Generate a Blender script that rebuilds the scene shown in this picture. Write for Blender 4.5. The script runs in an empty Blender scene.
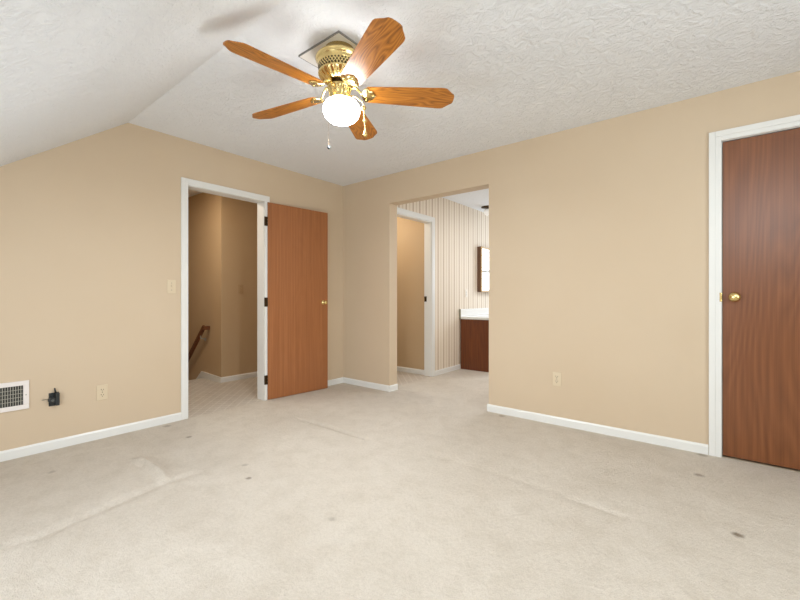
import bpy, bmesh, math, random
from mathutils import Vector, Matrix
random.seed(4)
S = bpy.context.scene
COL = S.collection
PI = math.pi

# ------------------------------------------------------------------ camera
CAM_H = 1.07
TH = math.radians(38.669)
F_PX = 394.4
HOR = 296.39
cam_d = bpy.data.cameras.new('camera')
cam = bpy.data.objects.new('camera', cam_d)
COL.objects.link(cam)
cam.location = (0, 0, CAM_H)
cam.rotation_euler = (PI / 2, 0, TH)
cam_d.sensor_width = 36
cam_d.lens = F_PX / 800 * 36
cam_d.shift_y = -(300 - HOR) / 800
cam_d.clip_start = 0.02
S.camera = cam

# ------------------------------------------------------------------ world, lights, exposure
w = bpy.data.worlds.new('world'); S.world = w
w.use_nodes = True
w.node_tree.nodes['Background'].inputs[0].default_value = (0.75, 0.86, 1, 1)
w.node_tree.nodes['Background'].inputs[1].default_value = 1.0
S.view_settings.view_transform = 'Standard'
S.view_settings.look = 'None'
S.view_settings.gamma = 1
S.view_settings.use_curve_mapping = False
S.view_settings.exposure = 0.27


def area(name, loc, direction, sx, sy, power, col):
    l = bpy.data.lights.new(name, 'AREA')
    l.shape = 'RECTANGLE'; l.size = sx; l.size_y = sy; l.energy = power; l.color = col
    o = bpy.data.objects.new(name, l); COL.objects.link(o)
    o.location = loc
    o.rotation_euler = Vector(direction).to_track_quat('-Z', 'Y').to_euler()
    return o


# daylight through the roof and bathroom windows; the other area lights are added fill
area('knee_wall_fill_light', (-1.55, -0.83, 0.66), (0, 1, 0.45), 2.1, 0.56, 24, (0.80, 0.90, 1.0))  # added fill at an unseen low window, tilted up to lift the ceiling
area('gable_fill_light', (1.66, 1.55, 1.35), (-1, 0, 0), 1.5, 1.2, 28, (0.88, 0.97, 1.0))  # fill at an added, unseen gable window, kept to brighten the left wall
area('roof_window_daylight', (0.45, 0.47, 1.96), (0, 0.60, -0.80), 0.80, 0.90, 14, (0.90, 0.97, 1.0))
area('rear_roof_fill_light', (-1.2, -0.46, 1.31), (0, 0.60, -0.80), 1.5, 0.36, 4, (0.90, 0.96, 1.0))  # added fill behind the camera, with a made-up roof window cut for it
area('bathroom_window_daylight', (-2.0, 6.98, 1.55), (0, -1, 0), 1.1, 1.1, 25, (0.74, 0.86, 1.0))
area('bathroom_fill_light', (-1.5, 4.9, 2.41), (0, 0, -1), 0.5, 0.5, 18, (0.92, 0.95, 1.0))  # unseen fill added to brighten the bathroom, no fixture here
area('closet_fill_light', (-3.75, 3.78, 2.41), (0, 0, -1), 0.3, 0.3, 7.7, (1.0, 1.0, 0.92))  # added fill hidden above the door head, stands for no known lamp
area('hall_fill_light', (-4.45, 1.68, 2.41), (0, 0, -1), 0.3, 0.3, 11.5, (1.0, 0.92, 0.78))  # unseen light added to keep the hall from going dark


# ------------------------------------------------------------------ helpers
def tag(o, label=None, cat=None, group=None, kind=None):
    if label: o['label'] = label
    if cat: o['category'] = cat
    if group: o['group'] = group
    if kind: o['kind'] = kind
    return o


def link(name, bm, mat, parent=None, smooth=False, bevel=0.0, world=True):
    """finish a bmesh as one object; vertices are given in the parent's space"""
    me = bpy.data.meshes.new(name)
    bmesh.ops.recalc_face_normals(bm, faces=bm.faces[:])
    bm.to_mesh(me); bm.free()
    me.materials.append(mat)
    if smooth:
        for p in me.polygons: p.use_smooth = True
    o = bpy.data.objects.new(name, me); COL.objects.link(o)
    if parent: o.parent = parent
    if bevel:
        m = o.modifiers.new('bevel', 'BEVEL'); m.width = bevel; m.segments = 2; m.limit_method = 'ANGLE'
    return o


def empty(name, loc, rz=0):
    o = bpy.data.objects.new(name, None); COL.objects.link(o)
    o.location = loc; o.rotation_euler = (0, 0, rz); o.empty_display_size = 0.1
    return o


def box(bm, x0, y0, z0, x1, y1, z1):
    v = [bm.verts.new(p) for p in ((x0, y0, z0), (x1, y0, z0), (x1, y1, z0), (x0, y1, z0),
                                   (x0, y0, z1), (x1, y0, z1), (x1, y1, z1), (x0, y1, z1))]
    for f in ((0, 3, 2, 1), (4, 5, 6, 7), (0, 1, 5, 4), (1, 2, 6, 5), (2, 3, 7, 6), (3, 0, 4, 7)):
        bm.faces.new([v[i] for i in f])
    return v


def prism(bm, pts, a, b, axis):
    """extrude 2D outline pts between a and b along axis ('x': pts are y,z; 'y': pts are x,z; 'z': pts are x,y)"""
    def P(p, t):
        return {'x': (t, p[0], p[1]), 'y': (p[0], t, p[1]), 'z': (p[0], p[1], t)}[axis]
    A = [bm.verts.new(P(p, a)) for p in pts]
    B = [bm.verts.new(P(p, b)) for p in pts]
    n = len(pts)
    bm.faces.new(A); bm.faces.new(B[::-1])
    for i in range(n):
        bm.faces.new((A[i], A[(i + 1) % n], B[(i + 1) % n], B[i]))


def lathe(bm, prof, n=48, c=(0, 0, 0), ribs=None):
    """prof: list of (r, z).  ribs: (z_hi, z_lo, count, depth)"""
    rings = []
    for r, z in prof:
        if r < 1e-5:
            rings.append([bm.verts.new((c[0], c[1], c[2] + z))]); continue
        ring = []
        for i in range(n):
            a = 2 * PI * i / n
            rr = r
            if ribs and ribs[1] <= z <= ribs[0]:
                rr = r * (1 + ribs[3] * math.cos(a * ribs[2]))
            ring.append(bm.verts.new((c[0] + rr * math.cos(a), c[1] + rr * math.sin(a), c[2] + z)))
        rings.append(ring)
    for A, B in zip(rings[:-1], rings[1:]):
        if len(A) == 1 and len(B) == 1: continue
        for i in range(n):
            j = (i + 1) % n
            if len(A) == 1: bm.faces.new((A[0], B[i], B[j]))
            elif len(B) == 1: bm.faces.new((A[i], B[0], A[j]))
            else: bm.faces.new((A[i], B[i], B[j], A[j]))


def tube(bm, pts, r, n=10):
    pts = [Vector(p) for p in pts]
    rings = []
    up = None
    for i, p in enumerate(pts):
        t = (pts[min(i + 1, len(pts) - 1)] - pts[max(i - 1, 0)]).normalized()
        if up is None or abs(up.dot(t)) > 0.95:
            up = Vector((0, 0, 1)) if abs(t.z) < 0.9 else Vector((1, 0, 0))
        s = t.cross(up).normalized(); u = s.cross(t).normalized(); up = u
        rr = r[i] if isinstance(r, (list, tuple)) else r
        rings.append([bm.verts.new(p + (s * math.cos(2 * PI * k / n) + u * math.sin(2 * PI * k / n)) * rr) for k in range(n)])
    for A, B in zip(rings[:-1], rings[1:]):
        for i in range(n):
            bm.faces.new((A[i], A[(i + 1) % n], B[(i + 1) % n], B[i]))
    bm.faces.new(rings[0][::-1]); bm.faces.new(rings[-1])


def sphere(bm, c, r, sc=(1, 1, 1), seg=20):
    m = Matrix.Translation(c) @ Matrix.Diagonal((*sc, 1))
    bmesh.ops.create_uvsphere(bm, u_segments=seg, v_segments=seg // 2 + 2, radius=r, matrix=m)


def xf(bm, M):
    bmesh.ops.transform(bm, matrix=M, verts=bm.verts[:])


def fl(x, y, z=0.0):
    d = (CAM_H - z) / ((y - HOR) / F_PX); u = (x - 400) / F_PX
    s, c = math.sin(TH), math.cos(TH)
    return ((-s + c * u) * d, (c + s * u) * d)


def srgb(r, g, b):
    def f(c):
        c /= 255
        return c / 12.92 if c <= 0.04045 else ((c + 0.055) / 1.055) ** 2.4
    return (f(r), f(g), f(b), 1)


# ------------------------------------------------------------------ materials
def mat(name, col, rough=0.6, metal=0.0, spec=0.5):
    m = bpy.data.materials.new(name); m.use_nodes = True
    b = m.node_tree.nodes['Principled BSDF']
    b.inputs['Base Color'].default_value = col
    b.inputs['Roughness'].default_value = rough
    b.inputs['Metallic'].default_value = metal
    b.inputs['Specular IOR Level'].default_value = spec
    return m


def N(m, t, **kw):
    n = m.node_tree.nodes.new(t)
    for k, v in kw.items(): setattr(n, k, v)
    return n


def L(m, a, b): m.node_tree.links.new(a, b)


def coords(m, scale=(1, 1, 1), kind='Object'):
    tc = N(m, 'ShaderNodeTexCoord'); mp = N(m, 'ShaderNodeMapping')
    mp.inputs['Scale'].default_value = scale
    L(m, tc.outputs[kind], mp.inputs[0]); return mp.outputs[0]


def noise(m, vec, scale, detail=3, rough=0.5, dist=0.0):
    n = N(m, 'ShaderNodeTexNoise'); n.inputs['Scale'].default_value = scale
    n.inputs['Detail'].default_value = detail; n.inputs['Roughness'].default_value = rough
    n.inputs['Distortion'].default_value = dist
    L(m, vec, n.inputs['Vector']); return n.outputs['Fac']


def ramp(m, fac, stops):
    r = N(m, 'ShaderNodeValToRGB')
    e = r.color_ramp.elements
    while len(e) < len(stops): e.new(0.5)
    for el, (p, c) in zip(e, stops): el.position = p; el.color = c
    L(m, fac, r.inputs[0]); return r.outputs[0]


def mix(m, fac, a, b, typ='MIX'):
    n = N(m, 'ShaderNodeMix', data_type='RGBA', blend_type=typ)
    if isinstance(fac, float): n.inputs[0].default_value = fac
    else: L(m, fac, n.inputs[0])
    for i, s in ((6, a), (7, b)):
        if isinstance(s, tuple): n.inputs[i].default_value = s
        else: L(m, s, n.inputs[i])
    return n.outputs[2]


def math_n(m, op, a, b=None, c=None):
    n = N(m, 'ShaderNodeMath', operation=op)
    for i, s in enumerate((a, b, c)):
        if s is None: continue
        if isinstance(s, (int, float)): n.inputs[i].default_value = s
        else: L(m, s, n.inputs[i])
    return n.outputs[0]


def bump(m, height, strength, dist):
    b = N(m, 'ShaderNodeBump'); b.inputs['Strength'].default_value = strength
    b.inputs['Distance'].default_value = dist
    L(m, height, b.inputs['Height'])
    L(m, b.outputs[0], m.node_tree.nodes['Principled BSDF'].inputs['Normal'])


def base(m, c): L(m, c, m.node_tree.nodes['Principled BSDF'].inputs['Base Color'])


def m_paint(name, c1, c2, bs=0.12):
    m = mat(name, c1, 0.62, spec=0.3)
    v = coords(m)
    base(m, mix(m, ramp(m, noise(m, v, 1.3, 3), [(0.3, (0, 0, 0, 1)), (0.7, (1, 1, 1, 1))]), c1, c2))
    bump(m, noise(m, v, 90, 3), bs, 0.002)
    return m


M_wall = m_paint('beige_wall_paint', srgb(208, 187, 159), srgb(211, 191, 164))
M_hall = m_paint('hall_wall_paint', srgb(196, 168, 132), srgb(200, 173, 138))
M_trim = mat('white_trim_paint', srgb(232, 231, 226), 0.35)

M_ceil = mat('textured_ceiling', srgb(238, 239, 240), 0.85, spec=0.2)
v = coords(M_ceil)
n1 = noise(M_ceil, v, 16, 5, 0.62, 1.6)
n2 = noise(M_ceil, v, 60, 4, 0.7, 1.5)
hh = math_n(M_ceil, 'ADD', math_n(M_ceil, 'MULTIPLY', ramp(M_ceil, n1, [(0.42, (0, 0, 0, 1)), (0.62, (1, 1, 1, 1))]), 0.8),
            math_n(M_ceil, 'MULTIPLY', n2, 0.55))
bump(M_ceil, hh, 0.65, 0.010)


def m_carpet(name, c1, c2, c3, stains=(), trellis=False):
    m = mat(name, c1, 0.97, spec=0.08)
    v = coords(m)
    wear = ramp(m, noise(m, v, 1.6, 5, 0.6, 0.6), [(0.35, (0, 0, 0, 1)), (0.68, (1, 1, 1, 1))])
    c = mix(m, wear, c1, c2)
    blot = ramp(m, noise(m, v, 9, 4, 0.6), [(0.45, (0, 0, 0, 1)), (0.75, (1, 1, 1, 1))])
    c = mix(m, math_n(m, 'MULTIPLY', blot, 0.5), c, c3)
    pile = noise(m, v, 220, 2, 0.7)
    c = mix(m, 0.16, c, ramp(m, pile, [(0.3, (0.25, 0.22, 0.19, 1)), (0.65, (1, 0.97, 0.93, 1))]), 'MULTIPLY')
    c = mix(m, 0.22, c, ramp(m, noise(m, v, 60, 4, 0.75), [(0.35, (0.62, 0.58, 0.54, 1)), (0.6, (1, 1, 1, 1))]), 'MULTIPLY')
    if stains:
        geo = N(m, 'ShaderNodeNewGeometry')
        wob = noise(m, v, 30, 3)
        for (x, y, r, a) in stains:
            d = N(m, 'ShaderNodeVectorMath', operation='DISTANCE')
            L(m, geo.outputs['Position'], d.inputs[0]); d.inputs[1].default_value = (x, y, 0)
            e = math_n(m, 'ADD', d.outputs['Value'], math_n(m, 'MULTIPLY', wob, r * 0.9))
            mr = N(m, 'ShaderNodeMapRange'); L(m, e, mr.inputs[0])
            mr.inputs[1].default_value = r * 1.7; mr.inputs[2].default_value = r * 0.9
            mr.inputs[3].default_value = 0; mr.inputs[4].default_value = a
            c = mix(m, mr.outputs[0], c, srgb(120, 104, 86))
    if trellis:
        sp = N(m, 'ShaderNodeSeparateXYZ'); L(m, v, sp.inputs[0])
        for op in ('ADD', 'SUBTRACT'):
            q = math_n(m, 'FRACT', math_n(m, 'DIVIDE', math_n(m, op, sp.outputs[0], sp.outputs[1]), 0.11))
            q = math_n(m, 'LESS_THAN', q, 0.16)
            c = mix(m, math_n(m, 'MULTIPLY', q, 0.30), c, srgb(236, 228, 216))
    base(m, c)
    hgt = math_n(m, 'ADD', pile, math_n(m, 'MULTIPLY', noise(m, v, 40, 4, 0.7), 1.6))
    bump(m, hgt, 0.8, 0.008)
    return m


def m_wood(name, c_dark, c_mid, c_light, axis=2, fine=70, rough=0.35, rings=4.0, ring_amt=0.35, stretch=1.2, seedvec=(0, 0, 0)):
    m = mat(name, c_mid, rough)
    tc = N(m, 'ShaderNodeTexCoord')
    mp = N(m, 'ShaderNodeMapping'); mp.inputs['Location'].default_value = seedvec
    sc = [fine, fine, fine]; sc[axis] = stretch
    mp.inputs['Scale'].default_value = sc
    L(m, tc.outputs['Object'], mp.inputs[0])
    fib = noise(m, mp.outputs[0], 1.0, 4, 0.65)
    mp2 = N(m, 'ShaderNodeMapping'); sc2 = [rings, rings, rings]; sc2[axis] = rings * 0.16
    mp2.inputs['Scale'].default_value = sc2; mp2.inputs['Location'].default_value = seedvec
    L(m, tc.outputs['Object'], mp2.inputs[0])
    big = noise(m, mp2.outputs[0], 1.0, 2, 0.5, 0.3)
    bands = math_n(m, 'FRACT', math_n(m, 'MULTIPLY', big, 22.0))
    bands = math_n(m, 'ABSOLUTE', math_n(m, 'SUBTRACT', bands, 0.5))
    f = math_n(m, 'ADD', math_n(m, 'MULTIPLY', fib, 1.0 - ring_amt), math_n(m, 'MULTIPLY', bands, 2 * ring_amt))
    base(m, ramp(m, f, [(0.22, c_dark), (0.48, c_mid), (0.75, c_light)]))
    bump(m, fib, 0.08, 0.001)
    return m


M_door = m_wood('oak_veneer_door', srgb(136, 84, 46), srgb(158, 99, 57), srgb(174, 112, 68), 2, 60, 0.36, 3.0, 0.05, 0.8)
M_door2 = m_wood('oak_veneer_closet_door', srgb(102, 57, 27), srgb(122, 71, 36), srgb(140, 86, 48), 2, 75, 0.33, 2.2, 0.16, 0.7, (3.3, 1, 0.4))
M_edge = mat('dark_door_edge', srgb(96, 58, 36), 0.5)
M_blade = m_wood('golden_oak_blade', srgb(112, 64, 16), srgb(174, 106, 32), srgb(202, 132, 48), 0, 130, 0.3, 9.0, 0.32, 4.0)
M_van = m_wood('dark_vanity_wood', srgb(84, 38, 10), srgb(108, 54, 16), srgb(122, 64, 22), 2, 45, 0.4, 3.0, 0.2, 1.0, (1, 7, 2))
M_rail = m_wood('handrail_wood', srgb(86, 46, 22), srgb(108, 62, 32), srgb(124, 74, 40), 0, 60, 0.4, 5, 0.2, 2)
M_brass = mat('polished_brass', (0.80, 0.62, 0.27, 1), 0.22, 1.0)
M_brassd = mat('shadowed_brass_mesh', (0.10, 0.075, 0.03, 1), 0.5, 0.6)
M_bronze = mat('dark_bronze', srgb(70, 54, 36), 0.35, 0.8)
M_ivory = mat('ivory_plastic', srgb(218, 200, 170), 0.4)
M_slot = mat('dark_slot', srgb(92, 78, 58), 0.7)
M_black = mat('black_plastic', srgb(34, 38, 38), 0.4)
M_wireg = mat('grey_wire', srgb(90, 92, 88), 0.5)
M_vwhite = mat('white_enamel_metal', srgb(236, 228, 222), 0.35)
M_duct = mat('dark_duct', srgb(60, 58, 54), 0.8)
M_slat = mat('greyed_metal_slat', srgb(176, 172, 158), 0.45)
M_count = mat('white_counter', srgb(238, 236, 230), 0.25)
M_gold = mat('gilded_frame', srgb(186, 148, 84), 0.45, 0.0)
M_frame = mat('brown_cabinet_side', srgb(104, 74, 54), 0.5)
M_mirror = mat('mirror_glass', (0.93, 0.95, 0.95, 1), 0.02, 1.0)
M_plate = mat('off_white_plate', srgb(226, 222, 214), 0.6)
M_pedge = mat('shadow_gap_grey', srgb(128, 126, 120), 0.5)  # grey painted in for the shadow line round the ceiling plate
M_outer = mat('outer_wall', srgb(200, 200, 196), 0.8)

M_globe = mat('opal_lamp_glass', (1, 0.98, 0.94, 1), 0.2)
bb = M_globe.node_tree.nodes['Principled BSDF']
bb.inputs['Emission Color'].default_value = (0.92, 0.96, 1.0, 1)
bb.inputs['Emission Strength'].default_value = 20
M_opal = mat('opal_glass', (0.95, 0.95, 0.93, 1), 0.15)
bb = M_opal.node_tree.nodes['Principled BSDF']
bb.inputs['Emission Color'].default_value = (1.0, 0.95, 0.86, 1)
bb.inputs['Emission Strength'].default_value = 0.15

# wallpaper: vertical stripes along world y
M_wp = mat('striped_wallpaper', srgb(228, 212, 186), 0.7, spec=0.2)
geo = N(M_wp, 'ShaderNodeNewGeometry'); sx = N(M_wp, 'ShaderNodeSeparateXYZ')
L(M_wp, geo.outputs['Position'], sx.inputs[0])
ph = math_n(M_wp, 'FRACT', math_n(M_wp, 'DIVIDE', sx.outputs[1], 0.142))
W1, W2, W3 = srgb(234, 222, 204), srgb(220, 204, 182), srgb(196, 173, 147)
r_ = N(M_wp, 'ShaderNodeValToRGB'); r_.color_ramp.interpolation = 'CONSTANT'
e = r_.color_ramp.elements
st = [(0, W1), (0.30, W2), (0.45, W1), (0.80, W3), (0.96, W1)]
while len(e) < len(st): e.new(0.5)
for el, (p, c) in zip(e, st): el.position = p; el.color = c
L(M_wp, ph, r_.inputs[0]); base(M_wp, r_.outputs[0])

M_carpet = m_carpet('cream_carpet', srgb(226, 216, 202), srgb(217, 206, 191), srgb(204, 192, 175),
                    stains=[(*fl(738, 535), 0.024, 0.85), (*fl(699, 475), 0.026, 0.6), (*fl(249, 478), 0.017, 0.7), (*fl(189, 437), 0.022, 0.6), (*fl(167, 426), 0.03, 0.4),
                            (*fl(702, 455), 0.03, 0.5), (*fl(332, 519), 0.02, 0.3), (*fl(245, 465), 0.02, 0.3), (*fl(502, 416), 0.03, 0.45), (*fl(52, 472), 0.022, 0.3)])
M_carpet2 = m_carpet('taupe_carpet', srgb(216, 205, 192), srgb(209, 197, 182), srgb(194, 180, 164), trellis=True)

M_door2.node_tree.nodes['Principled BSDF'].inputs['Specular IOR Level'].default_value = 0.6

# ------------------------------------------------------------------ the shell
XL, YB, H = -3.62, 3.39, 2.441       # left wall plane, back wall plane, ceiling height
TL, TB = 0.12, 0.135
XR, YK = 1.55, -0.78                 # gable wall and knee wall, both behind the camera
YA = 1.09                            # where the ceiling starts to slope
SL = 0.743                           # slope of the ceiling
def zs(y): return H - (YA - y) * SL
ZK = zs(YK)
D1a, D1b, D1h = 1.540, 2.290, 2.045  # doorway 1 in the left wall
OPa, OPb, OPh = -2.865, -1.652, 2.118
D3a, D3b, D3h = 0.030, 0.800, 2.105  # door 3 in the back wall
XW, TW = -2.957, 0.11                # papered wall
D2a, D2b, D2h = 3.60, 4.367, 2.065
XH, YS = -4.79, 2.435                # hall far wall, wall with handrail

# floor with the carpet's wrinkles as real bumps
def seg_d(px, py, a, b):
    ax, ay = a; bx, by = b
    t = max(0, min(1, ((px - ax) * (bx - ax) + (py - ay) * (by - ay)) / ((bx - ax) ** 2 + (by - ay) ** 2)))
    return math.hypot(px - ax - t * (bx - ax), py - ay - t * (by - ay)), t

ripples = []   # (polyline, height, width)
ripples.append(([fl(132, 459), fl(146, 464), fl(160, 474), fl(166, 482)], 0.038, 0.024))
ripples.append(([fl(296, 418), fl(330, 427), fl(369, 440)], -0.030, 0.018))
ripples.append(([fl(-30, 556), fl(40, 536), fl(100, 510), fl(160, 484), fl(230, 463)], -0.012, 0.028))
ripples.append(([fl(570, 498), fl(600, 508), fl(632, 519)], -0.012, 0.020))
ripples.append(([fl(425, 452), fl(500, 474), fl(560, 494)], -0.005, 0.028))

def fz(x, y):
    z = 0.0
    for pl, h_, w_ in ripples:
        best = None; n = len(pl) - 1
        for i in range(n):
            d, t = seg_d(x, y, pl[i], pl[i + 1])
            if best is None or d < best[0]: best = (d, (i + t) / n)
        if best[0] < w_ * 3:
            z = z + (h_ * math.exp(-(best[0] / w_) ** 2) * min(1, 4 * best[1] * (1 - best[1]) + 0.15))
    return z

bm = bmesh.new()
step = 0.018
nx = int((XR - XL) / step) + 1; ny = int((YB - YK) / step) + 1
G = [[None] * (ny + 1) for _ in range(nx + 1)]
for i in range(nx + 1):
    x = XL + (XR - XL) * i / nx
    for j in range(ny + 1):
        y = YK + (YB - YK) * j / ny
        edge = min(1, min(x - XL, XR - x, YB - y, y - YK) / 0.08)
        G[i][j] = bm.verts.new((x, y, fz(x, y) * max(0, edge)))
for i in range(nx):
    for j in range(ny):
        bm.faces.new((G[i][j], G[i + 1][j], G[i + 1][j + 1], G[i][j + 1]))
# the same carpet runs on through the wide opening into the bathroom
box(bm, XW, YB, -0.05, -0.55, 6.95, 0.0)
fo = link('floor', bm, M_carpet)
for p in fo.data.polygons[:nx * ny]: p.use_smooth = True
tag(fo, 'cream wall-to-wall carpet with faint wrinkles and small stains', 'floor', kind='structure')

bm = bmesh.new(); box(bm, -5.25, 1.40, -0.08, XL, 3.50, -0.0005)
tag(link('floor_hall', bm, M_carpet2), 'taupe carpeted landing beyond the open left doorway', 'floor', kind='structure')
bm = bmesh.new(); box(bm, -4.0, 3.50, -0.08, XW, 4.45, -0.0005)
tag(link('floor_closet', bm, M_carpet2), 'taupe carpet beyond the white-cased doorway in the papered wall', 'floor', kind='structure')

# ceilings
bm = bmesh.new(); box(bm, -6.9, YA, H, XR + 0.12, 7.07, H + 0.12)
tag(link('ceiling', bm, M_ceil), 'flat white textured ceiling over the room', 'ceiling', kind='structure')
# sloped part with a roof window opening and an added rear one
bm = bmesh.new()
ux = Vector((0, -1, -SL)).normalized()        # downslope
nn = Vector((0, -SL, 1)).normalized()          # outwards
O = Vector((0, YA, H)); LEN = (YA - YK) * math.hypot(1, SL)
def slope_cell(x0, x1, t0, t1, z0=0.0, z1=0.12, b=bm):
    P = [O + Vector((x, 0, 0)) + ux * t + nn * k for k in (z0, z1) for (x, t) in ((x0, t0), (x1, t0), (x1, t1), (x0, t1))]
    v = [b.verts.new(p) for p in P]
    for f in ((0, 3, 2, 1), (4, 5, 6, 7), (0, 1, 5, 4), (1, 2, 6, 5), (2, 3, 7, 6), (3, 0, 4, 7)):
        b.faces.new([v[i] for i in f])
rx0, rx1, rt0, rt1 = 0.0, 0.92, 0.28, 1.28
sx0, sx1, st0, st1 = -2.0, -0.4, 1.73, 2.13
slope_cell(XL, sx0, 0, LEN); slope_cell(sx1, rx0, 0, LEN); slope_cell(sx0, sx1, 0, st0); slope_cell(sx0, sx1, st1, LEN); slope_cell(rx1, XR, 0, LEN)
slope_cell(rx0, rx1, 0, rt0); slope_cell(rx0, rx1, rt1, LEN)
tag(link('ceiling_slope', bm, M_ceil), 'sloping white textured ceiling at the upper left', 'ceiling', kind='structure')
bm = bmesh.new()
for a in ((rx0, rx0 + 0.05, rt0, rt1), (rx1 - 0.05, rx1, rt0, rt1), (rx0 + 0.05, rx1 - 0.05, rt0, rt0 + 0.05), (rx0 + 0.05, rx1 - 0.05, rt1 - 0.05, rt1)):
    slope_cell(*a, 0.0, 0.12, bm)
f_ = bmesh.new()
for a in ((sx0, sx0 + 0.03, st0, st1), (sx1 - 0.03, sx1, st0, st1), (sx0 + 0.03, sx1 - 0.03, st0, st0 + 0.02), (sx0 + 0.03, sx1 - 0.03, st1 - 0.02, st1)):
    slope_cell(*a, 0.0, 0.12, f_)
tag(link('added_window_5', f_, M_trim), 'frame of an added wide low roof window behind the camera', 'window', kind='structure')
tag(link('window_2', bm, M_trim), 'roof window frame in the sloping ceiling behind the camera', 'window', kind='structure')

# left wall: gable outline with the door notch
bm = bmesh.new()
prism(bm, [(YK, 0), (D1a, 0), (D1a, D1h), (D1b, D1h), (D1b, 0), (YB, 0), (YB, H), (YA, H), (YK, ZK)], XL - TL, XL, 'x')
tag(link('wall_left', bm, M_wall), 'beige painted left wall under the sloping ceiling', 'wall', kind='structure')
# back wall: wide opening and door notch
bm = bmesh.new()
prism(bm, [(XL - TL, 0), (OPa, 0), (OPa, OPh), (OPb, OPh), (OPb, 0), (D3a, 0), (D3a, D3h), (D3b, D3h), (D3b, 0), (XR, 0), (XR, H), (XL - TL, H)], YB, YB + TB, 'y')
tag(link('wall_back', bm, M_wall), 'beige painted back wall with the wide uncased opening', 'wall', kind='structure')
# gable wall and knee wall, each with a window added for fill light
bm = bmesh.new()
wy0, wy1, wz0, wz1 = 0.8, 2.3, 0.75, 1.95
prism(bm, [(YK, 0), (wy0, 0), (wy0, zs(wy0)), (YK, ZK)], XR, XR + 0.12, 'x')
prism(bm, [(wy1, 0), (YB + TB, 0), (YB + TB, H), (wy1, H)], XR, XR + 0.12, 'x')
prism(bm, [(wy0, 0), (wy1, 0), (wy1, wz0), (wy0, wz0)], XR, XR + 0.12, 'x')
prism(bm, [(wy0, wz1), (wy1, wz1), (wy1, H), (YA, H), (wy0, zs(wy0))], XR, XR + 0.12, 'x')
tag(link('wall_right', bm, M_wall), 'beige gable wall with an added window, out of frame on the right', 'wall', kind='structure')
bm = bmesh.new()
for a in ((wy0, wz0, wy0 + 0.05, wz1), (wy1 - 0.05, wz0, wy1, wz1), (wy0 + 0.05, wz0, wy1 - 0.05, wz0 + 0.05), (wy0 + 0.05, wz1 - 0.05, wy1 - 0.05, wz1), (1.53, wz0 + 0.05, 1.57, wz1 - 0.05)):
    box(bm, XR + 0.02, a[0], a[1], XR + 0.09, a[2], a[3])
tag(link('added_window_1', bm, M_trim), 'white frame of an added window in the gable wall, out of frame', 'window', kind='structure')
bm = bmesh.new()
kx0, kx1, kz0, kz1 = -2.65, -0.45, 0.34, 0.98
box(bm, XL - TL, YK - 0.12, 0, kx0, YK, ZK + 0.1); box(bm, kx1, YK - 0.12, 0, XR + 0.12, YK, ZK + 0.1)
box(bm, kx0, YK - 0.12, 0, kx1, YK, kz0); box(bm, kx0, YK - 0.12, kz1, kx1, YK, ZK + 0.1)
f_ = bmesh.new()
for a in ((kx0, kz0, kx0 + 0.03, kz1), (kx1 - 0.03, kz0, kx1, kz1), (kx0, kz0, kx1, kz0 + 0.03), (kx0, kz1 - 0.03, kx1, kz1)):
    box(f_, a[0], YK - 0.04, a[1], a[2], YK + 0.01, a[3])
tag(link('added_window_3', f_, M_trim), 'low white frame of an added window in the knee wall behind the camera', 'window', kind='structure')
tag(link('wall_front', bm, M_wall), 'low beige knee wall behind the camera', 'wall', kind='structure')

# hall behind doorway 1, with the stairwell going down away from the room
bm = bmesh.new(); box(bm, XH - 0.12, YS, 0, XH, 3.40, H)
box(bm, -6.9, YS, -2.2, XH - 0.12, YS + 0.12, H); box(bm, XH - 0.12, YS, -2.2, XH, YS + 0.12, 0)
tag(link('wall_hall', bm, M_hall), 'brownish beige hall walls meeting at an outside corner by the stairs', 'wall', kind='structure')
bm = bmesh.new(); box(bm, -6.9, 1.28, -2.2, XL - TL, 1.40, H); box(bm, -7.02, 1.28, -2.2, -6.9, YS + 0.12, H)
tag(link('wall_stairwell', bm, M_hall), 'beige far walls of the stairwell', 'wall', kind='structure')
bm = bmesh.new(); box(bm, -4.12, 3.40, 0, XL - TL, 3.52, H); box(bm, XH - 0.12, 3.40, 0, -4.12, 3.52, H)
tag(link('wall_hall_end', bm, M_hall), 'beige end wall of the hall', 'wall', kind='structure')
bm = bmesh.new()
for k in range(9):
    x1 = -5.25 - 0.25 * k
    if x1 - 0.27 < -6.9: break
    box(bm, max(x1 - 0.27, -6.9), 1.40, -0.19 * (k + 1) - 0.2, x1, YS, -0.19 * (k + 1))
tag(link('stairs', bm, M_carpet2), 'carpeted stair steps going down beyond the left doorway', 'stairs', kind='structure')

# bathroom: papered wall with a doorway, far and side walls
bm = bmesh.new()
prism(bm, [(YB + TB, 0), (D2a, 0), (D2a, D2h), (D2b, D2h), (D2b, 0), (6.95, 0), (6.95, H), (YB + TB, H)], XW - TW, XW, 'x')
tag(link('wall_papered', bm, M_wp), 'cream striped wallpaper wall seen through the wide opening', 'wall', kind='structure')
bm = bmesh.new(); box(bm, -4.0, 4.41, 0, XW - TW, 4.53, H)
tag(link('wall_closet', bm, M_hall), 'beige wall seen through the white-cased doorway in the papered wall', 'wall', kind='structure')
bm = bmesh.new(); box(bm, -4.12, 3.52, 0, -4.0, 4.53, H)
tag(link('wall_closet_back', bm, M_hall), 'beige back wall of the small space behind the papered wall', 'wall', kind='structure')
bm = bmesh.new()
box(bm, XW - TW, 6.95, 0, -2.6, 7.07, H); box(bm, -1.4, 6.95, 0, -0.43, 7.07, H)
box(bm, -2.6, 6.95, 0, -1.4, 7.07, 0.95); box(bm, -2.6, 6.95, 2.15, -1.4, 7.07, H)
f_ = bmesh.new()
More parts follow.
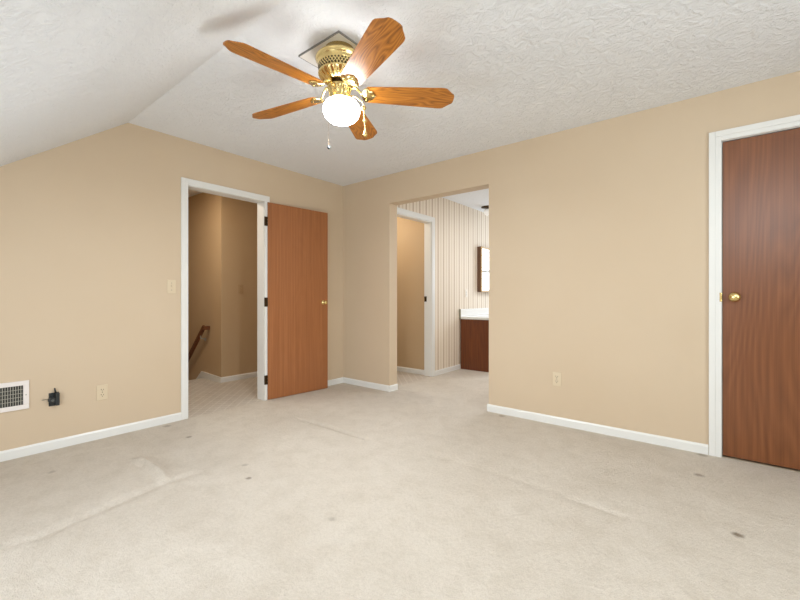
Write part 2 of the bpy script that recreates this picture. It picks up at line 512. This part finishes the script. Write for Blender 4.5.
for a in ((-2.6, 0.95, -2.56, 2.15), (-1.44, 0.95, -1.4, 2.15), (-2.56, 0.95, -1.44, 0.99), (-2.56, 2.11, -1.44, 2.15), (-2.56, 1.53, -1.44, 1.57)):
    box(f_, a[0], 6.94, a[1], a[2], 6.965, a[3])
tag(link('window_4', f_, M_trim), 'white bathroom window frame, seen only in the mirror', 'window', kind='structure')
tag(link('wall_bathroom_far', bm, M_wall), 'pale far wall of the bathroom', 'wall', kind='structure')
bm = bmesh.new()
box(bm, -0.55, YB + TB, 0, -0.43, 6.95, H)
tag(link('wall_bathroom_right', bm, M_wall), 'plain bathroom side wall, hidden behind the back wall', 'wall', kind='structure')
# closet box behind door 3
bm = bmesh.new(); box(bm, -0.43, 4.3, 0, XR + 0.12, 4.42, H); box(bm, XR, YB + TB, 0, XR + 0.12, 4.3, H); box(bm, -0.43, YB, -0.05, XR, 4.3, 0)
tag(link('wall_closet_deep', bm, M_wall), 'inner wall behind the closed right door', 'wall', kind='structure')


# ------------------------------------------------------------------ baseboards
BH, BT = 0.066, 0.013
def bb_prof(a, b, face, axis, side):
    """baseboard with an eased top edge, running along axis from a to b; side = direction it stands proud"""
    b_ = bmesh.new()
    p = [(0, 0), (BT, 0), (BT, BH - 0.012), (BT * 0.45, BH), (0, BH)]
    p = [(face + side * q[0], q[1]) for q in p]
    prism(b_, p, a, b, axis)
    return b_
# axis 'y' run: outline in (x,z); axis 'x' run: outline in (y,z)
tag(link('baseboard_left', bb_prof(YK, D1a - 0.058, XL, 'y', 1), M_trim), 'white baseboard of the left wall below the vent and outlet', 'baseboard', kind='structure')
tag(link('baseboard_left.001', bb_prof(D1b + 0.058, YB, XL, 'y', 1), M_trim), 'white baseboard of the left wall behind the open door', 'baseboard', kind='structure')
bm = bb_prof(XL + BT, OPa, YB, 'x', -1)
b2 = bmesh.new(); prism(b2, [(OPa, 0), (OPa + BT, 0), (OPa + BT, BH - 0.012), (OPa + BT * 0.45, BH), (OPa, BH)], YB - BT, YB + TB, 'y')
me = bpy.data.meshes.new('t'); b2.to_mesh(me); bm.from_mesh(me); b2.free()
tag(link('baseboard_back', bm, M_trim), 'short white baseboard between the room corner and the wide opening', 'baseboard', kind='structure')
tag(link('baseboard_back.001', bb_prof(OPb - BT, D3a - 0.068, YB, 'x', -1), M_trim), 'long white baseboard right of the wide opening', 'baseboard', kind='structure')
tag(link('baseboard_bathroom', bb_prof(D2b + 0.062, 5.11, XW, 'y', 1), M_trim), 'white baseboard below the striped wallpaper', 'baseboard', kind='structure')
tag(link('baseboard_closet', bb_prof(-4.0, XW - TW - 0.02, 4.41, 'x', -1), M_trim), 'white baseboard seen through the doorway in the papered wall', 'baseboard', kind='structure')
tag(link('baseboard_hall', bb_prof(YS - BT, 3.40, XH, 'y', 1), M_trim), 'white baseboard in the hall right of the outside corner', 'baseboard', kind='structure')
# skirt along the stair wall: level over the landing, then down with the stairs
bm = bmesh.new()
prism(bm, [(XH, 0), (XH, BH), (-5.22, BH + 0.015), (-5.30, BH + 0.015), (-6.2, BH - 0.72), (-6.2, -0.95), (-5.30, -0.24), (-5.24, -0.02), (-5.2, 0)], YS - BT, YS, 'y')
tag(link('baseboard_stairs', bm, M_trim), 'white skirt board turning down with the stairs', 'baseboard', kind='structure')

# ------------------------------------------------------------------ door casings and jambs
def casing_bm(a, b, h, face, side, cw, axis, depth, ct=0.016, jt=0.004):
    """white casing round an opening a..b of height h on the plane `face` (side: direction the casing stands out),
    with the jamb lining the wall's thickness"""
    b_ = bmesh.new()
    def bx(u0, z0, u1, z1, p0, p1):
        if axis == 'y': box(b_, min(p0, p1), u0, z0, max(p0, p1), u1, z1)     # opening runs along y, plane is x
        else: box(b_, u0, min(p0, p1), z0, u1, max(p0, p1), z1)
    f0, f1, f2 = face, face + side * ct, face + side * ct * 0.85
    # each leg in two strips: a thicker outer band and a thinner inner one
    bx(a - cw, 0, a - cw * 0.45, h + cw, f0, f1); bx(a - cw * 0.45, 0, a, h + cw * 0.45, f0, f2)
    bx(b + cw * 0.45, 0, b + cw, h + cw, f0, f1); bx(b, 0, b + cw * 0.45, h + cw * 0.45, f0, f2)
    bx(a - cw * 0.45, h + cw * 0.45, b + cw * 0.45, h + cw, f0, f1)
    bx(a, h, b, h + cw * 0.45, f0, f2)
    back = face - side * depth
    bx(a, 0, a + jt, h - jt, f0, back); bx(b - jt, 0, b, h - jt, f0, back); bx(a, h - jt, b, h, f0, back)
    return b_

t1 = tag(link('trim_1', casing_bm(D1a, D1b, D1h, XL, 1, 0.058, 'y', TL, 0.014, 0.004), M_trim, bevel=0.002),
         'white casing and jamb of the left doorway to the hall', 'door frame', kind='structure')
bm = bmesh.new(); box(bm, XL - 0.075, D1a + 0.003, 1.0, XL - 0.004, D1a + 0.008, 1.09)
link('strike_plate', bm, M_bronze, t1)
t2 = tag(link('trim_2', casing_bm(D2a, D2b, D2h, XW, 1, 0.062, 'y', TW, 0.016, 0.012), M_trim, bevel=0.002),
         'white casing of the narrow doorway in the striped wallpaper wall', 'door frame', kind='structure')
bm = bmesh.new(); box(bm, XW - 0.105, D2b - 0.017, 1.0, XW - 0.07, D2b - 0.011, 1.07)
link('strike_plate', bm, M_bronze, t2)
t3 = tag(link('trim_3', casing_bm(D3a, D3b, D3h, YB, -1, 0.066, 'x', TB, 0.018, 0.004), M_trim, bevel=0.002),
         'white casing of the closed door at the right edge', 'door frame', kind='structure')
bm = bmesh.new(); box(bm, D3a - 0.010, YB - 0.016, 1.035, D3a + 0.003, YB - 0.004, 1.095)
link('strike_plate', bm, M_brass, t3, bevel=0.002)


# ------------------------------------------------------------------ doors
def knob_bm(s=1.0):
    """knob profile along +z (away from the door)"""
    b_ = bmesh.new()
    lathe(b_, [(0, 0.026 * s), (0.010, 0.026 * s), (0.012, 0.036), (0.020, 0.042), (0.0275, 0.052), (0.028, 0.060), (0.024, 0.068), (0.014, 0.073), (0, 0.074)], 28)
    return b_
def rose_bm():
    b_ = bmesh.new()
    lathe(b_, [(0, 0), (0.032, 0), (0.032, 0.004), (0.026, 0.009), (0.014, 0.012), (0.011, 0.030), (0, 0.030)], 28)
    return b_

# door 1, folded back against the left wall
LW, LH, LT = 0.745, 2.036, 0.035
hx, hy = XL + 0.022, D1b + 0.028
end = Vector((-3.549 * 1.019, 3.076 * 1.019)) 
ang = math.radians(5.6)
d1 = bmesh.new(); box(d1, 0, 0, 0.004, LW, LT, 0.004 + LH)
door1 = link('door_1', d1, M_door, bevel=0.0015)
# local x along the leaf, local y = thickness towards the wall side
door1.location = (hx, hy, 0)
door1.rotation_euler = (0, 0, PI / 2 - ang)
tag(door1, 'flat brown wooden door swung open against the left wall', 'door', kind='structure')
# visible face is the one towards the room (local -y)
for sgn, nm in ((-1, 1), (1, 0)):
    y0 = 0 if sgn < 0 else LT
    R = Matrix.Translation((LW - 0.062, y0, 1.0)) @ Matrix.Rotation(PI / 2 if sgn < 0 else -PI / 2, 4, 'X')
    if sgn < 0: R = R @ Matrix.Scale(0.82, 4)
    if sgn > 0: R = R @ Matrix.Scale(0.35, 4, (0, 0, 1))
    k = knob_bm(); xf(k, R); ko = link('door_knob', k, M_brass, door1, smooth=True)
    k = rose_bm(); xf(k, R); link('knob_rose', k, M_brass, ko, smooth=True)
for z in (0.165, 0.965, 1.795):
    b_ = bmesh.new()
    box(b_, -0.034, 0.0, z, 0.0, 0.006, z + 0.093)
    for q in range(3): tube(b_, [(-0.008, -0.004, z + 0.031 * q + 0.001), (-0.008, -0.004, z + 0.031 * q + 0.030)], 0.007, 10)
    link('hinge', b_, M_bronze, door1)

# door 3 (right, closed, flush in its frame)
d3 = bmesh.new(); box(d3, 0, 0, 0.014, D3b - D3a - 0.014, 0.035, D3h - 0.010)
door3 = link('door_2', d3, M_door2, bevel=0.0015)
door3.location = (D3a + 0.007, YB + 0.002, 0)
tag(door3, 'flat brown oak door, closed, at the right edge of the room', 'door', kind='structure')
R = Matrix.Translation((0.060, 0, 1.066)) @ Matrix.Rotation(PI / 2, 4, 'X')
k = knob_bm(); xf(k, R); ko = link('door_knob', k, M_brass, door3, smooth=True)
k = rose_bm(); xf(k, R); link('knob_rose', k, M_brass, ko, smooth=True)

# ------------------------------------------------------------------ ceiling fan
FX, FY = -1.622, 1.493
fan = tag(empty('ceiling_fan', (FX, FY, H)), 'five-bladed oak and polished brass ceiling fan with a lit white globe', 'ceiling fan')
b_ = bmesh.new()
ps = 0.328; px1, py0 = (-1.519 - FX), (1.392 - FY)
pd = 0.255
box(b_, px1 - ps, py0, -0.010, px1, py0 + pd, 0)
pl = link('mounting_plate', b_, M_plate, fan); pl['label'] = 'off-white square plate on the ceiling'
b_ = bmesh.new(); e = 0.003
box(b_, px1 - ps - e, py0 - e, -0.011, px1 + e, py0, 0); box(b_, px1, py0, -0.011, px1 + e, py0 + pd + e, 0)
box(b_, px1 - ps - e, py0 + pd, -0.011, px1 + e, py0 + pd + e, 0); box(b_, px1 - ps - e, py0, -0.011, px1 - ps, py0 + pd, 0)
link('shadow_gap_strip', b_, M_pedge, pl)  # strip stands in for the shaded gap at the plate's edge
b_ = bmesh.new()
lathe(b_, [(0, 0), (0.080, 0), (0.080, -0.044), (0.108, -0.049), (0.124, -0.057), (0.131, -0.066), (0.131, -0.074), (0.124, -0.086), (0.119, -0.094), (0.120, -0.099), (0.117, -0.104),
           (0.112, -0.142), (0.117, -0.146), (0.117, -0.151), (0.112, -0.157), (0.104, -0.167), (0.092, -0.177), (0.080, -0.187), (0.070, -0.192), (0.062, -0.194), (0, -0.194)],
      144, ribs=(-0.156, -0.188, 24, 0.03))
housing = link('motor_housing', b_, M_brass, fan, smooth=True)
b_ = bmesh.new()
for row in range(3):
    for i in range(40):
        a = 2 * PI * (i + 0.5 * (row % 2)) / 40
        z = -0.112 - 0.011 * row; r = 0.1168 - 0.0014 * row
        c_ = Vector((math.cos(a) * r, math.sin(a) * r, z)); t_ = Vector((-math.sin(a), math.cos(a), 0)); rr_ = Vector((math.cos(a), math.sin(a), 0))
        vs = [b_.verts.new(c_ + t_ * p[0] + Vector((0, 0, p[1])) + rr_ * k_) for k_ in (0.0, -0.004) for p in ((0.0062, 0), (0, 0.0068), (-0.0062, 0), (0, -0.0068))]
        b_.faces.new(vs[:4]); b_.faces.new(vs[4:][::-1])
        for q in range(4): b_.faces.new((vs[q], vs[(q + 1) % 4], vs[4 + (q + 1) % 4], vs[4 + q]))
link('vent_pattern', b_, M_brassd, housing)
b_ = bmesh.new()
lathe(b_, [(0, -0.194), (0.046, -0.194), (0.046, -0.214), (0, -0.214)], 48)
link('motor_hub', b_, M_bronze, fan, smooth=False)
b_ = bmesh.new()
lathe(b_, [(0, -0.212), (0.060, -0.212), (0.067, -0.217), (0.067, -0.224), (0.062, -0.230), (0.058, -0.245), (0.054, -0.262), (0.049, -0.272), (0.052, -0.276), (0.052, -0.283), (0.046, -0.286), (0, -0.286)],
      96, ribs=(-0.229, -0.264, 12, 0.045))
kit = link('light_fitter', b_, M_brass, fan, smooth=True)
b_ = bmesh.new()
gsx = [(0.042, -0.282), (0.046, -0.286), (0.064, -0.292), (0.085, -0.304), (0.097, -0.320), (0.102, -0.340), (0.100, -0.357), (0.093, -0.376), (0.080, -0.392), (0.061, -0.405), (0.037, -0.413), (0.017, -0.416), (0, -0.417)]
lathe(b_, gsx, 56, (0.0085, 0.0065, 0))
gl = link('light_globe', b_, M_globe, fan, smooth=True)
gl['label'] = 'glowing white glass globe'

dl = bpy.data.lights.new('bulb_light', 'AREA'); dl.shape = 'DISK'; dl.size = 0.09; dl.energy = 18; dl.color = (0.86, 0.93, 1.0)
do = bpy.data.objects.new('bulb_light', dl); COL.objects.link(do); do.parent = fan; do.location = (0.0085, 0.0065, -0.419)

# blades
def blade_mesh():
    b_ = bmesh.new()
    r0, r1 = 0.140, 0.652
    out = []
    n = 16
    prof = []           # (r, halfwidth)
    for i in range(n + 1):
        t = i / n
        r = r0 + 0.02 + (r1 - 0.085 - r0 - 0.02) * t
        prof.append((r, 0.058 + 0.021 * t ** 0.9))
    tip = [(r1 - 0.066, 0.0785), (r1 - 0.052, 0.0745), (r1 - 0.036, 0.0600), (r1 - 0.026, 0.0500), (r1 - 0.022, 0.0460), (r1 - 0.006, 0.0340), (r1 - 0.001, 0.020), (r1, 0.0)]
    root = [(r0, 0.0), (r0 + 0.001, 0.034), (r0 + 0.007, 0.050)]
    up = root + prof + tip
    out = [(r, w) for r, w in up] + [(r, -w) for r, w in up[-2:0:-1]]
    tk = 0.0055
    A = [b_.verts.new((r, w, 0)) for r, w in out]; B = [b_.verts.new((r, w, tk)) for r, w in out]
    b_.faces.new(A[::-1]); b_.faces.new(B)
    for i in range(len(out)):
        j = (i + 1) % len(out)
        b_.faces.new((A[i], A[j], B[j], B[i]))
    return b_
def iron_mesh():
    b_ = bmesh.new()
    # scrolled arm from the hub, dropping to the blade
    tube(b_, [(0.050, 0, 0.040), (0.085, 0, 0.046), (0.104, 0, 0.030), (0.122, 0, 0.006), (0.142, 0, -0.003)], [0.010, 0.009, 0.007, 0.006, 0.005], 12)
    # leaf shaped plate under the blade's root
    pts = [(0.122, 0.0), (0.128, 0.026), (0.143, 0.053), (0.158, 0.050), (0.166, 0.032), (0.178, 0.036), (0.192, 0.018), (0.202, 0.0)]
    pts = pts + [(x, -y) for x, y in pts[-2:0:-1]]
    prism(b_, pts, -0.005, -0.001, 'z')
    for q in ((0.150, 0.036), (0.150, -0.036), (0.188, 0)): sphere(b_, (q[0], q[1], -0.005), 0.004, (1, 1, .5), 12)
    return b_
bl0 = link('blade', blade_mesh(), M_blade, fan, bevel=0.001)
ir0 = link('blade_iron', iron_mesh(), M_brass, bl0, smooth=True)
PH = math.radians(46.6)
offs = [-2.0, 0.0, 0.0, 1.0, 3.2]
for i in range(5):
    if i == 0: bl, ir = bl0, ir0
    else:
        bl = bl0.copy(); COL.objects.link(bl); ir = ir0.copy(); COL.objects.link(ir); ir.parent = bl
    bl.parent = fan
    bl.location = (0, 0, 2.190 - H)
    bl.scale = ((0.985, 0.985, 1.0, 0.955, 1.0)[i], 1, 1)
    bl.rotation_euler = (Matrix.Rotation(PH + math.radians(72 * i + offs[i]), 3, 'Z') @ Matrix.Rotation(math.radians(-13), 3, 'X')).to_euler()

# (order of blades anticlockwise seen from above: right, far, far left, near left, near right)
# pull chains
def off(px, py, z):
    x, y = fl(px, py, z); return x - FX, y - FY
Rv = Vector((math.cos(TH), math.sin(TH), 0)); Fv = Vector((-math.sin(TH), math.cos(TH), 0))
b_ = bmesh.new()
p0 = Rv * 0.050 + Vector((0, 0, -0.262)); p1 = Rv * 0.128 + Vector((0, 0, -0.300)); p2 = Rv * 0.132 + Vector((0, 0, -0.325))
tube(b_, [p0, (p0 + p1) / 2 + Vector((0, 0, 0.012)), p1, p2], 0.003, 10)
sphere(b_, p2 + Vector((0, 0, -0.006)), 0.014)
q2 = Rv * 0.142 + Vector((0, 0, -0.030))
n = 14
for i in range(n):
    t = i / (n - 1); p = p2.lerp(q2 + Vector((0, 0, -0.418)), t)
    sphere(b_, p, 0.0042, seg=8)
sphere(b_, Rv * 0.140 + Vector((0, 0, -0.400)), 0.010)
ch = link('pull_chain', b_, M_brass, fan, smooth=True)
b_ = bmesh.new(); lathe(b_, [(0, -0.415), (0.005, -0.418), (0.008, -0.430), (0.011, -0.448), (0.008, -0.458), (0, -0.461)], 16, tuple(q2))
link('pull_fob', b_, M_brass, ch, smooth=True)
b_ = bmesh.new()
q = Rv * -0.078 + Fv * 0.100
tube(b_, [Rv * -0.035 + Fv * 0.045 + Vector((0, 0, -0.262)), q + Vector((0, 0, -0.300)), q + Vector((0, 0, -0.505))], 0.0006, 6)
ch = link('pull_chain', b_, M_bronze, fan)
b_ = bmesh.new(); sphere(b_, q + Vector((0, 0, -0.510)), 0.009, (1, 1, 1.2), 14)
fb = link('pull_fob', b_, M_black, ch, smooth=True); fb['label'] = 'dark bead at the chain end'


# ------------------------------------------------------------------ wall plates
def plate(root_name, loc, rz, label, cat, kind, mats=(M_ivory, M_slot), sc=1.0):
    """local: plate lies in the xz plane, facing -y"""
    r = tag(empty(root_name, loc, rz), label, cat)
    r.scale = (sc, sc, sc)
    b_ = bmesh.new(); box(b_, -0.035, -0.006, -0.0575, 0.035, 0, 0.0575)
    link('cover_plate', b_, mats[0], r, bevel=0.003)
    if kind == 'outlet':
        for s in (1, -1):
            b_ = bmesh.new()
            n_ = 20
            pts = [(max(-0.0165, min(0.0165, 0.0185 * math.cos(2 * PI * i / n_))), s * 0.0195 + 0.0145 * math.sin(2 * PI * i / n_)) for i in range(n_)]
            prism(b_, pts, -0.009, -0.006, 'y')
            so = link('receptacle', b_, mats[0], r)
            b_ = bmesh.new()
            box(b_, -0.0085, -0.0096, s * 0.0195 - 0.001, -0.0055, -0.009, s * 0.0195 + 0.009)
            box(b_, 0.0055, -0.0096, s * 0.0195 - 0.001, 0.0085, -0.009, s * 0.0195 + 0.007)
            lathe(b_, [(0, 0), (0.003, 0), (0.003, 0.0006), (0, 0.0006)], 10)
            bmesh.ops.transform(b_, matrix=Matrix.Translation((0, -0.009, s * 0.0195 - 0.0075)) @ Matrix.Rotation(PI / 2, 4, 'X'),
                                verts=b_.verts[-22:])
            link('slots', b_, mats[1], so)
        b_ = bmesh.new(); sphere(b_, (0, -0.006, 0), 0.003, (1, .5, 1), 10); link('screw', b_, mats[1], r)
    else:
        b_ = bmesh.new(); box(b_, -0.008, -0.008, -0.014, 0.008, -0.006, 0.014)
        v = box(b_, -0.0045, -0.020, -0.002, 0.0045, -0.006, 0.010)
        link('toggle', b_, mats[0], r, bevel=0.001)
        for s in (1, -1):
            b_ = bmesh.new(); sphere(b_, (0, -0.006, s * 0.030), 0.003, (1, .5, 1), 10); link('screw', b_, mats[1], r)
    return r

plate('wall_outlet', (XL, 0.920, 0.345), PI / 2, 'ivory duplex outlet on the left wall between the black box and the doorway', 'outlet', 'outlet')
plate('wall_outlet.001', (-1.034, YB, 0.380), 0, 'ivory duplex outlet low on the back wall right of the wide opening', 'outlet', 'outlet')
plate('light_switch', (XL, 1.406, 1.154), PI / 2, 'ivory toggle switch on the left wall beside the doorway casing', 'light switch', 'switch')
plate('light_switch.001', (XH, 2.69, 1.165), PI / 2, 'tan switch plate on the hall wall seen through the left doorway', 'light switch', 'switch',
      (mat('tan_plastic', srgb(190, 160, 122), 0.5), M_slot))
plate('wall_outlet.002', (XH, 3.005, 0.38), PI / 2, 'outlet low on the hall wall, half hidden by the doorway casing', 'outlet', 'outlet')
plate('wall_outlet.003', (XW, 5.298, 1.115), PI / 2, 'pale outlet on the striped wallpaper above the vanity', 'outlet', 'outlet', (mat('pale_ivory_plastic', srgb(226, 214, 194), 0.4), M_slot))

# return air vent, cut by the left edge of the frame
vent = tag(empty('wall_vent', (XL, 0.30, 0.411), PI / 2), 'white metal air vent grille low on the left wall at the frame edge', 'vent')
vw, vh = 0.214, 0.095     # half sizes
b_ = bmesh.new(); box(b_, -vw + 0.02, -0.003, -vh + 0.02, vw - 0.02, 0, vh - 0.02)
link('duct_backing', b_, M_duct, vent)
b_ = bmesh.new(); fw = 0.030
for a in ((-vw, -vh, vw, -vh + fw), (-vw, vh - fw, vw, vh), (-vw, -vh + fw, -vw + fw, vh - fw), (vw - fw, -vh + fw, vw, vh - fw)):
    box(b_, a[0], -0.012, a[1], a[2], 0, a[3])
link('frame', b_, M_vwhite, vent, bevel=0.003)
x = -vw + fw + 0.006
while x < vw - fw - 0.003:
    b_ = bmesh.new(); box(b_, x, -0.0085, -vh + fw, x + 0.0028, -0.003, vh - fw); link('slat', b_, M_slat, vent); x += 0.0125
for z in (-0.038, -0.013, 0.012, 0.037):
    b_ = bmesh.new(); box(b_, -vw + fw, -0.010, z, vw - fw, -0.0085, z + 0.003); link('crossbar', b_, M_slat, vent)
for s in (-1, 1):
    b_ = bmesh.new(); sphere(b_, (s * (vw - 0.016), -0.012, 0), 0.004, (1, .5, 1), 10); link('screw', b_, M_slat, vent)

# black cable box on the left wall
cb = tag(empty('cable_box', (XL, 0.640, 0.352), PI / 2), 'small black open cable box with wire stubs on the left wall', 'cable box')
b_ = bmesh.new()
box(b_, -0.026, -0.004, -0.048, 0.030, 0, 0.045)
box(b_, 0.006, -0.034, -0.044, 0.028, -0.004, 0.042)
tube(b_, [(-0.010, -0.004, -0.004), (-0.010, -0.030, -0.004)], [0.022, 0.020], 18)
link('box_body', b_, M_black, cb, bevel=0.009)
b_ = bmesh.new(); tube(b_, [(0.012, -0.010, 0.040), (0.006, -0.016, 0.058), (0.004, -0.014, 0.078)], [0.007, 0.005, 0.004], 8)
link('cable_stub', b_, M_black, cb)
b_ = bmesh.new(); tube(b_, [(-0.020, -0.006, 0.004), (-0.040, -0.010, 0.006), (-0.062, -0.004, 0.004)], 0.0018, 6)
link('wire', b_, M_wireg, cb)
b_ = bmesh.new(); tube(b_, [(-0.010, -0.030, -0.004), (-0.010, -0.038, -0.004)], 0.008, 12)
link('connector', b_, M_wireg, cb)

# ------------------------------------------------------------------ handrail in the stairwell
def at_y(px, py, Y):
    u = (px - 400) / F_PX; s, c = math.sin(TH), math.cos(TH)
    t = Y / (c + s * u); return Vector(((-s + c * u) * t, Y, CAM_H - (py - HOR) / F_PX * t))
A_ = at_y(203.5, 327.5, YS - 0.065); B_ = at_y(188, 358.5, YS - 0.065)
dr = (B_ - A_).normalized()
hr = tag(empty('handrail', (A_.x, YS - 0.065, A_.z)), 'brown wooden handrail sloping down the stairwell wall', 'handrail')
b_ = bmesh.new()
def rail(b, pts, hw, hh_):
    rings = []
    for p in pts: rings.append([b.verts.new(Vector(p) + Vector((0, y, z))) for y, z in ((-hw, -hh_), (hw, -hh_), (hw, hh_ * .6), (hw * .5, hh_), (-hw * .5, hh_), (-hw, hh_ * .6))])
    for P, Q in zip(rings[:-1], rings[1:]):
        for i in range(6): b.faces.new((P[i], P[(i + 1) % 6], Q[(i + 1) % 6], Q[i]))
    b.faces.new(rings[0]); b.faces.new(rings[-1][::-1])
rail(b_, [(0, 0, 0), tuple(dr * 1.6)], 0.020, 0.028)
box(b_, 0.0, -0.020, -0.032, 0.045, 0.064, 0.018)
link('rail', b_, M_rail, hr)
for d in (0.12, 1.3):
    b_ = bmesh.new(); p = dr * d
    tube(b_, [p + Vector((0, 0, -0.025)), p + Vector((0, 0.004, -0.060)), p + Vector((0, 0.064, -0.075))], 0.007, 8)
    lathe(b_, [(0, 0), (0.022, 0), (0.022, 0.006), (0, 0.006)], 16)
    bmesh.ops.transform(b_, matrix=Matrix.Translation(p + Vector((0, 0.064, -0.078))) @ Matrix.Rotation(PI / 2, 4, 'X'), verts=b_.verts[-34:])
    link('bracket', b_, M_slat, hr)

# ------------------------------------------------------------------ vanity, mirror cabinet, light in the bathroom
vy0, vy1, vx1 = 5.11, 6.40, -2.42
van = tag(empty('bathroom_vanity', ((XW + vx1) / 2, (vy0 + vy1) / 2, 0)), 'dark brown wooden vanity against the striped wallpaper', 'vanity cabinet')
ox, oy = -(XW + vx1) / 2, -(vy0 + vy1) / 2
def vb(x0, y0, z0, x1, y1, z1):
    b = bmesh.new(); box(b, x0 + ox, y0 + oy, z0, x1 + ox, y1 + oy, z1); return b
link('cabinet_body', vb(XW + 0.016, vy0, 0.0, vx1, vy1, 0.735), M_van, van, bevel=0.002)
for i in range(3):
    y = vy0 + 0.03 + i * 0.42
    dd = link('cabinet_door', vb(vx1, y, 0.10, vx1 + 0.018, y + 0.39, 0.70), M_van, van, bevel=0.003)
    b = bmesh.new(); sphere(b, (vx1 + 0.03 + ox, y + 0.35 + oy, 0.42), 0.014); link('cabinet_knob', b, M_brass, dd, smooth=True)
ct = tag(empty('vanity_top', ((XW + vx1) / 2, (vy0 + vy1) / 2, 0.735)), 'white vanity countertop with a low backsplash', 'countertop')
def cb_(x0, y0, z0, x1, y1, z1):
    b = bmesh.new(); box(b, x0 + ox, y0 + oy, z0 - 0.735, x1 + ox, y1 + oy, z1 - 0.735); return b
link('counter_slab', cb_(XW, vy0 - 0.015, 0.736, vx1 + 0.03, vy1, 0.772), M_count, ct, bevel=0.006)
link('backsplash', cb_(XW, vy0 - 0.015, 0.772, XW + 0.020, vy1, 0.880), M_count, ct, bevel=0.004)
link('end_cap', cb_(XW, vy0 - 0.024, 0.738, XW + 0.030, vy0 - 0.0155, 0.882), mat('aged_edge', srgb(150, 146, 126), 0.5), ct, bevel=0.004)

my0, my1, mz0, mz1 = 5.66, 6.35, 1.14, 1.86
mc = tag(empty('mirror_cabinet', (XW, (my0 + my1) / 2, mz0)), 'framed mirror with brown sides and gilt top on the striped wallpaper', 'mirror')
oy2 = -(my0 + my1) / 2
def mb(x0, y0, z0, x1, y1, z1):
    b = bmesh.new(); box(b, x0 - XW, y0 + oy2, z0 - mz0, x1 - XW, y1 + oy2, z1 - mz0); return b
link('cabinet_case', mb(XW, my0, mz0, XW + 0.060, my1, mz1), M_frame, mc)
b = mb(XW + 0.060, my0, mz1 - 0.035, XW + 0.075, my1, mz1)
for a in ((my0, mz0, my1, mz0 + 0.03), (my0, mz0 + 0.03, my0 + 0.03, mz1 - 0.035), (my1 - 0.03, mz0 + 0.03, my1, mz1 - 0.035)):
    box(b, 0.060, a[0] + oy2, a[1] - mz0, 0.075, a[2] + oy2, a[3] - mz0)
link('gilt_frame', b, M_gold, mc, bevel=0.002)
link('mirror_glass', mb(XW + 0.060, my0 + 0.03, mz0 + 0.03, XW + 0.066, my1 - 0.03, mz1 - 0.035), M_mirror, mc)

lx, ly = fl(487.5, 207.5, H - 0.01)
bl_ = tag(empty('bathroom_ceiling_light', (lx, ly, H)), 'small dark metal ceiling light with a white glass shade in the bathroom', 'ceiling light')
b = bmesh.new(); lathe(b, [(0, 0), (0.095, 0), (0.095, -0.012), (0.06, -0.020), (0.014, -0.024), (0.014, -0.06), (0, -0.06)], 32)
link('canopy', b, M_bronze, bl_, smooth=True)
b = bmesh.new(); lathe(b, [(0.012, -0.030), (0.035, -0.036), (0.052, -0.055), (0.058, -0.085), (0.048, -0.115), (0.028, -0.130), (0, -0.135)], 36)
link('glass_shade', b, M_opal, bl_, smooth=True)
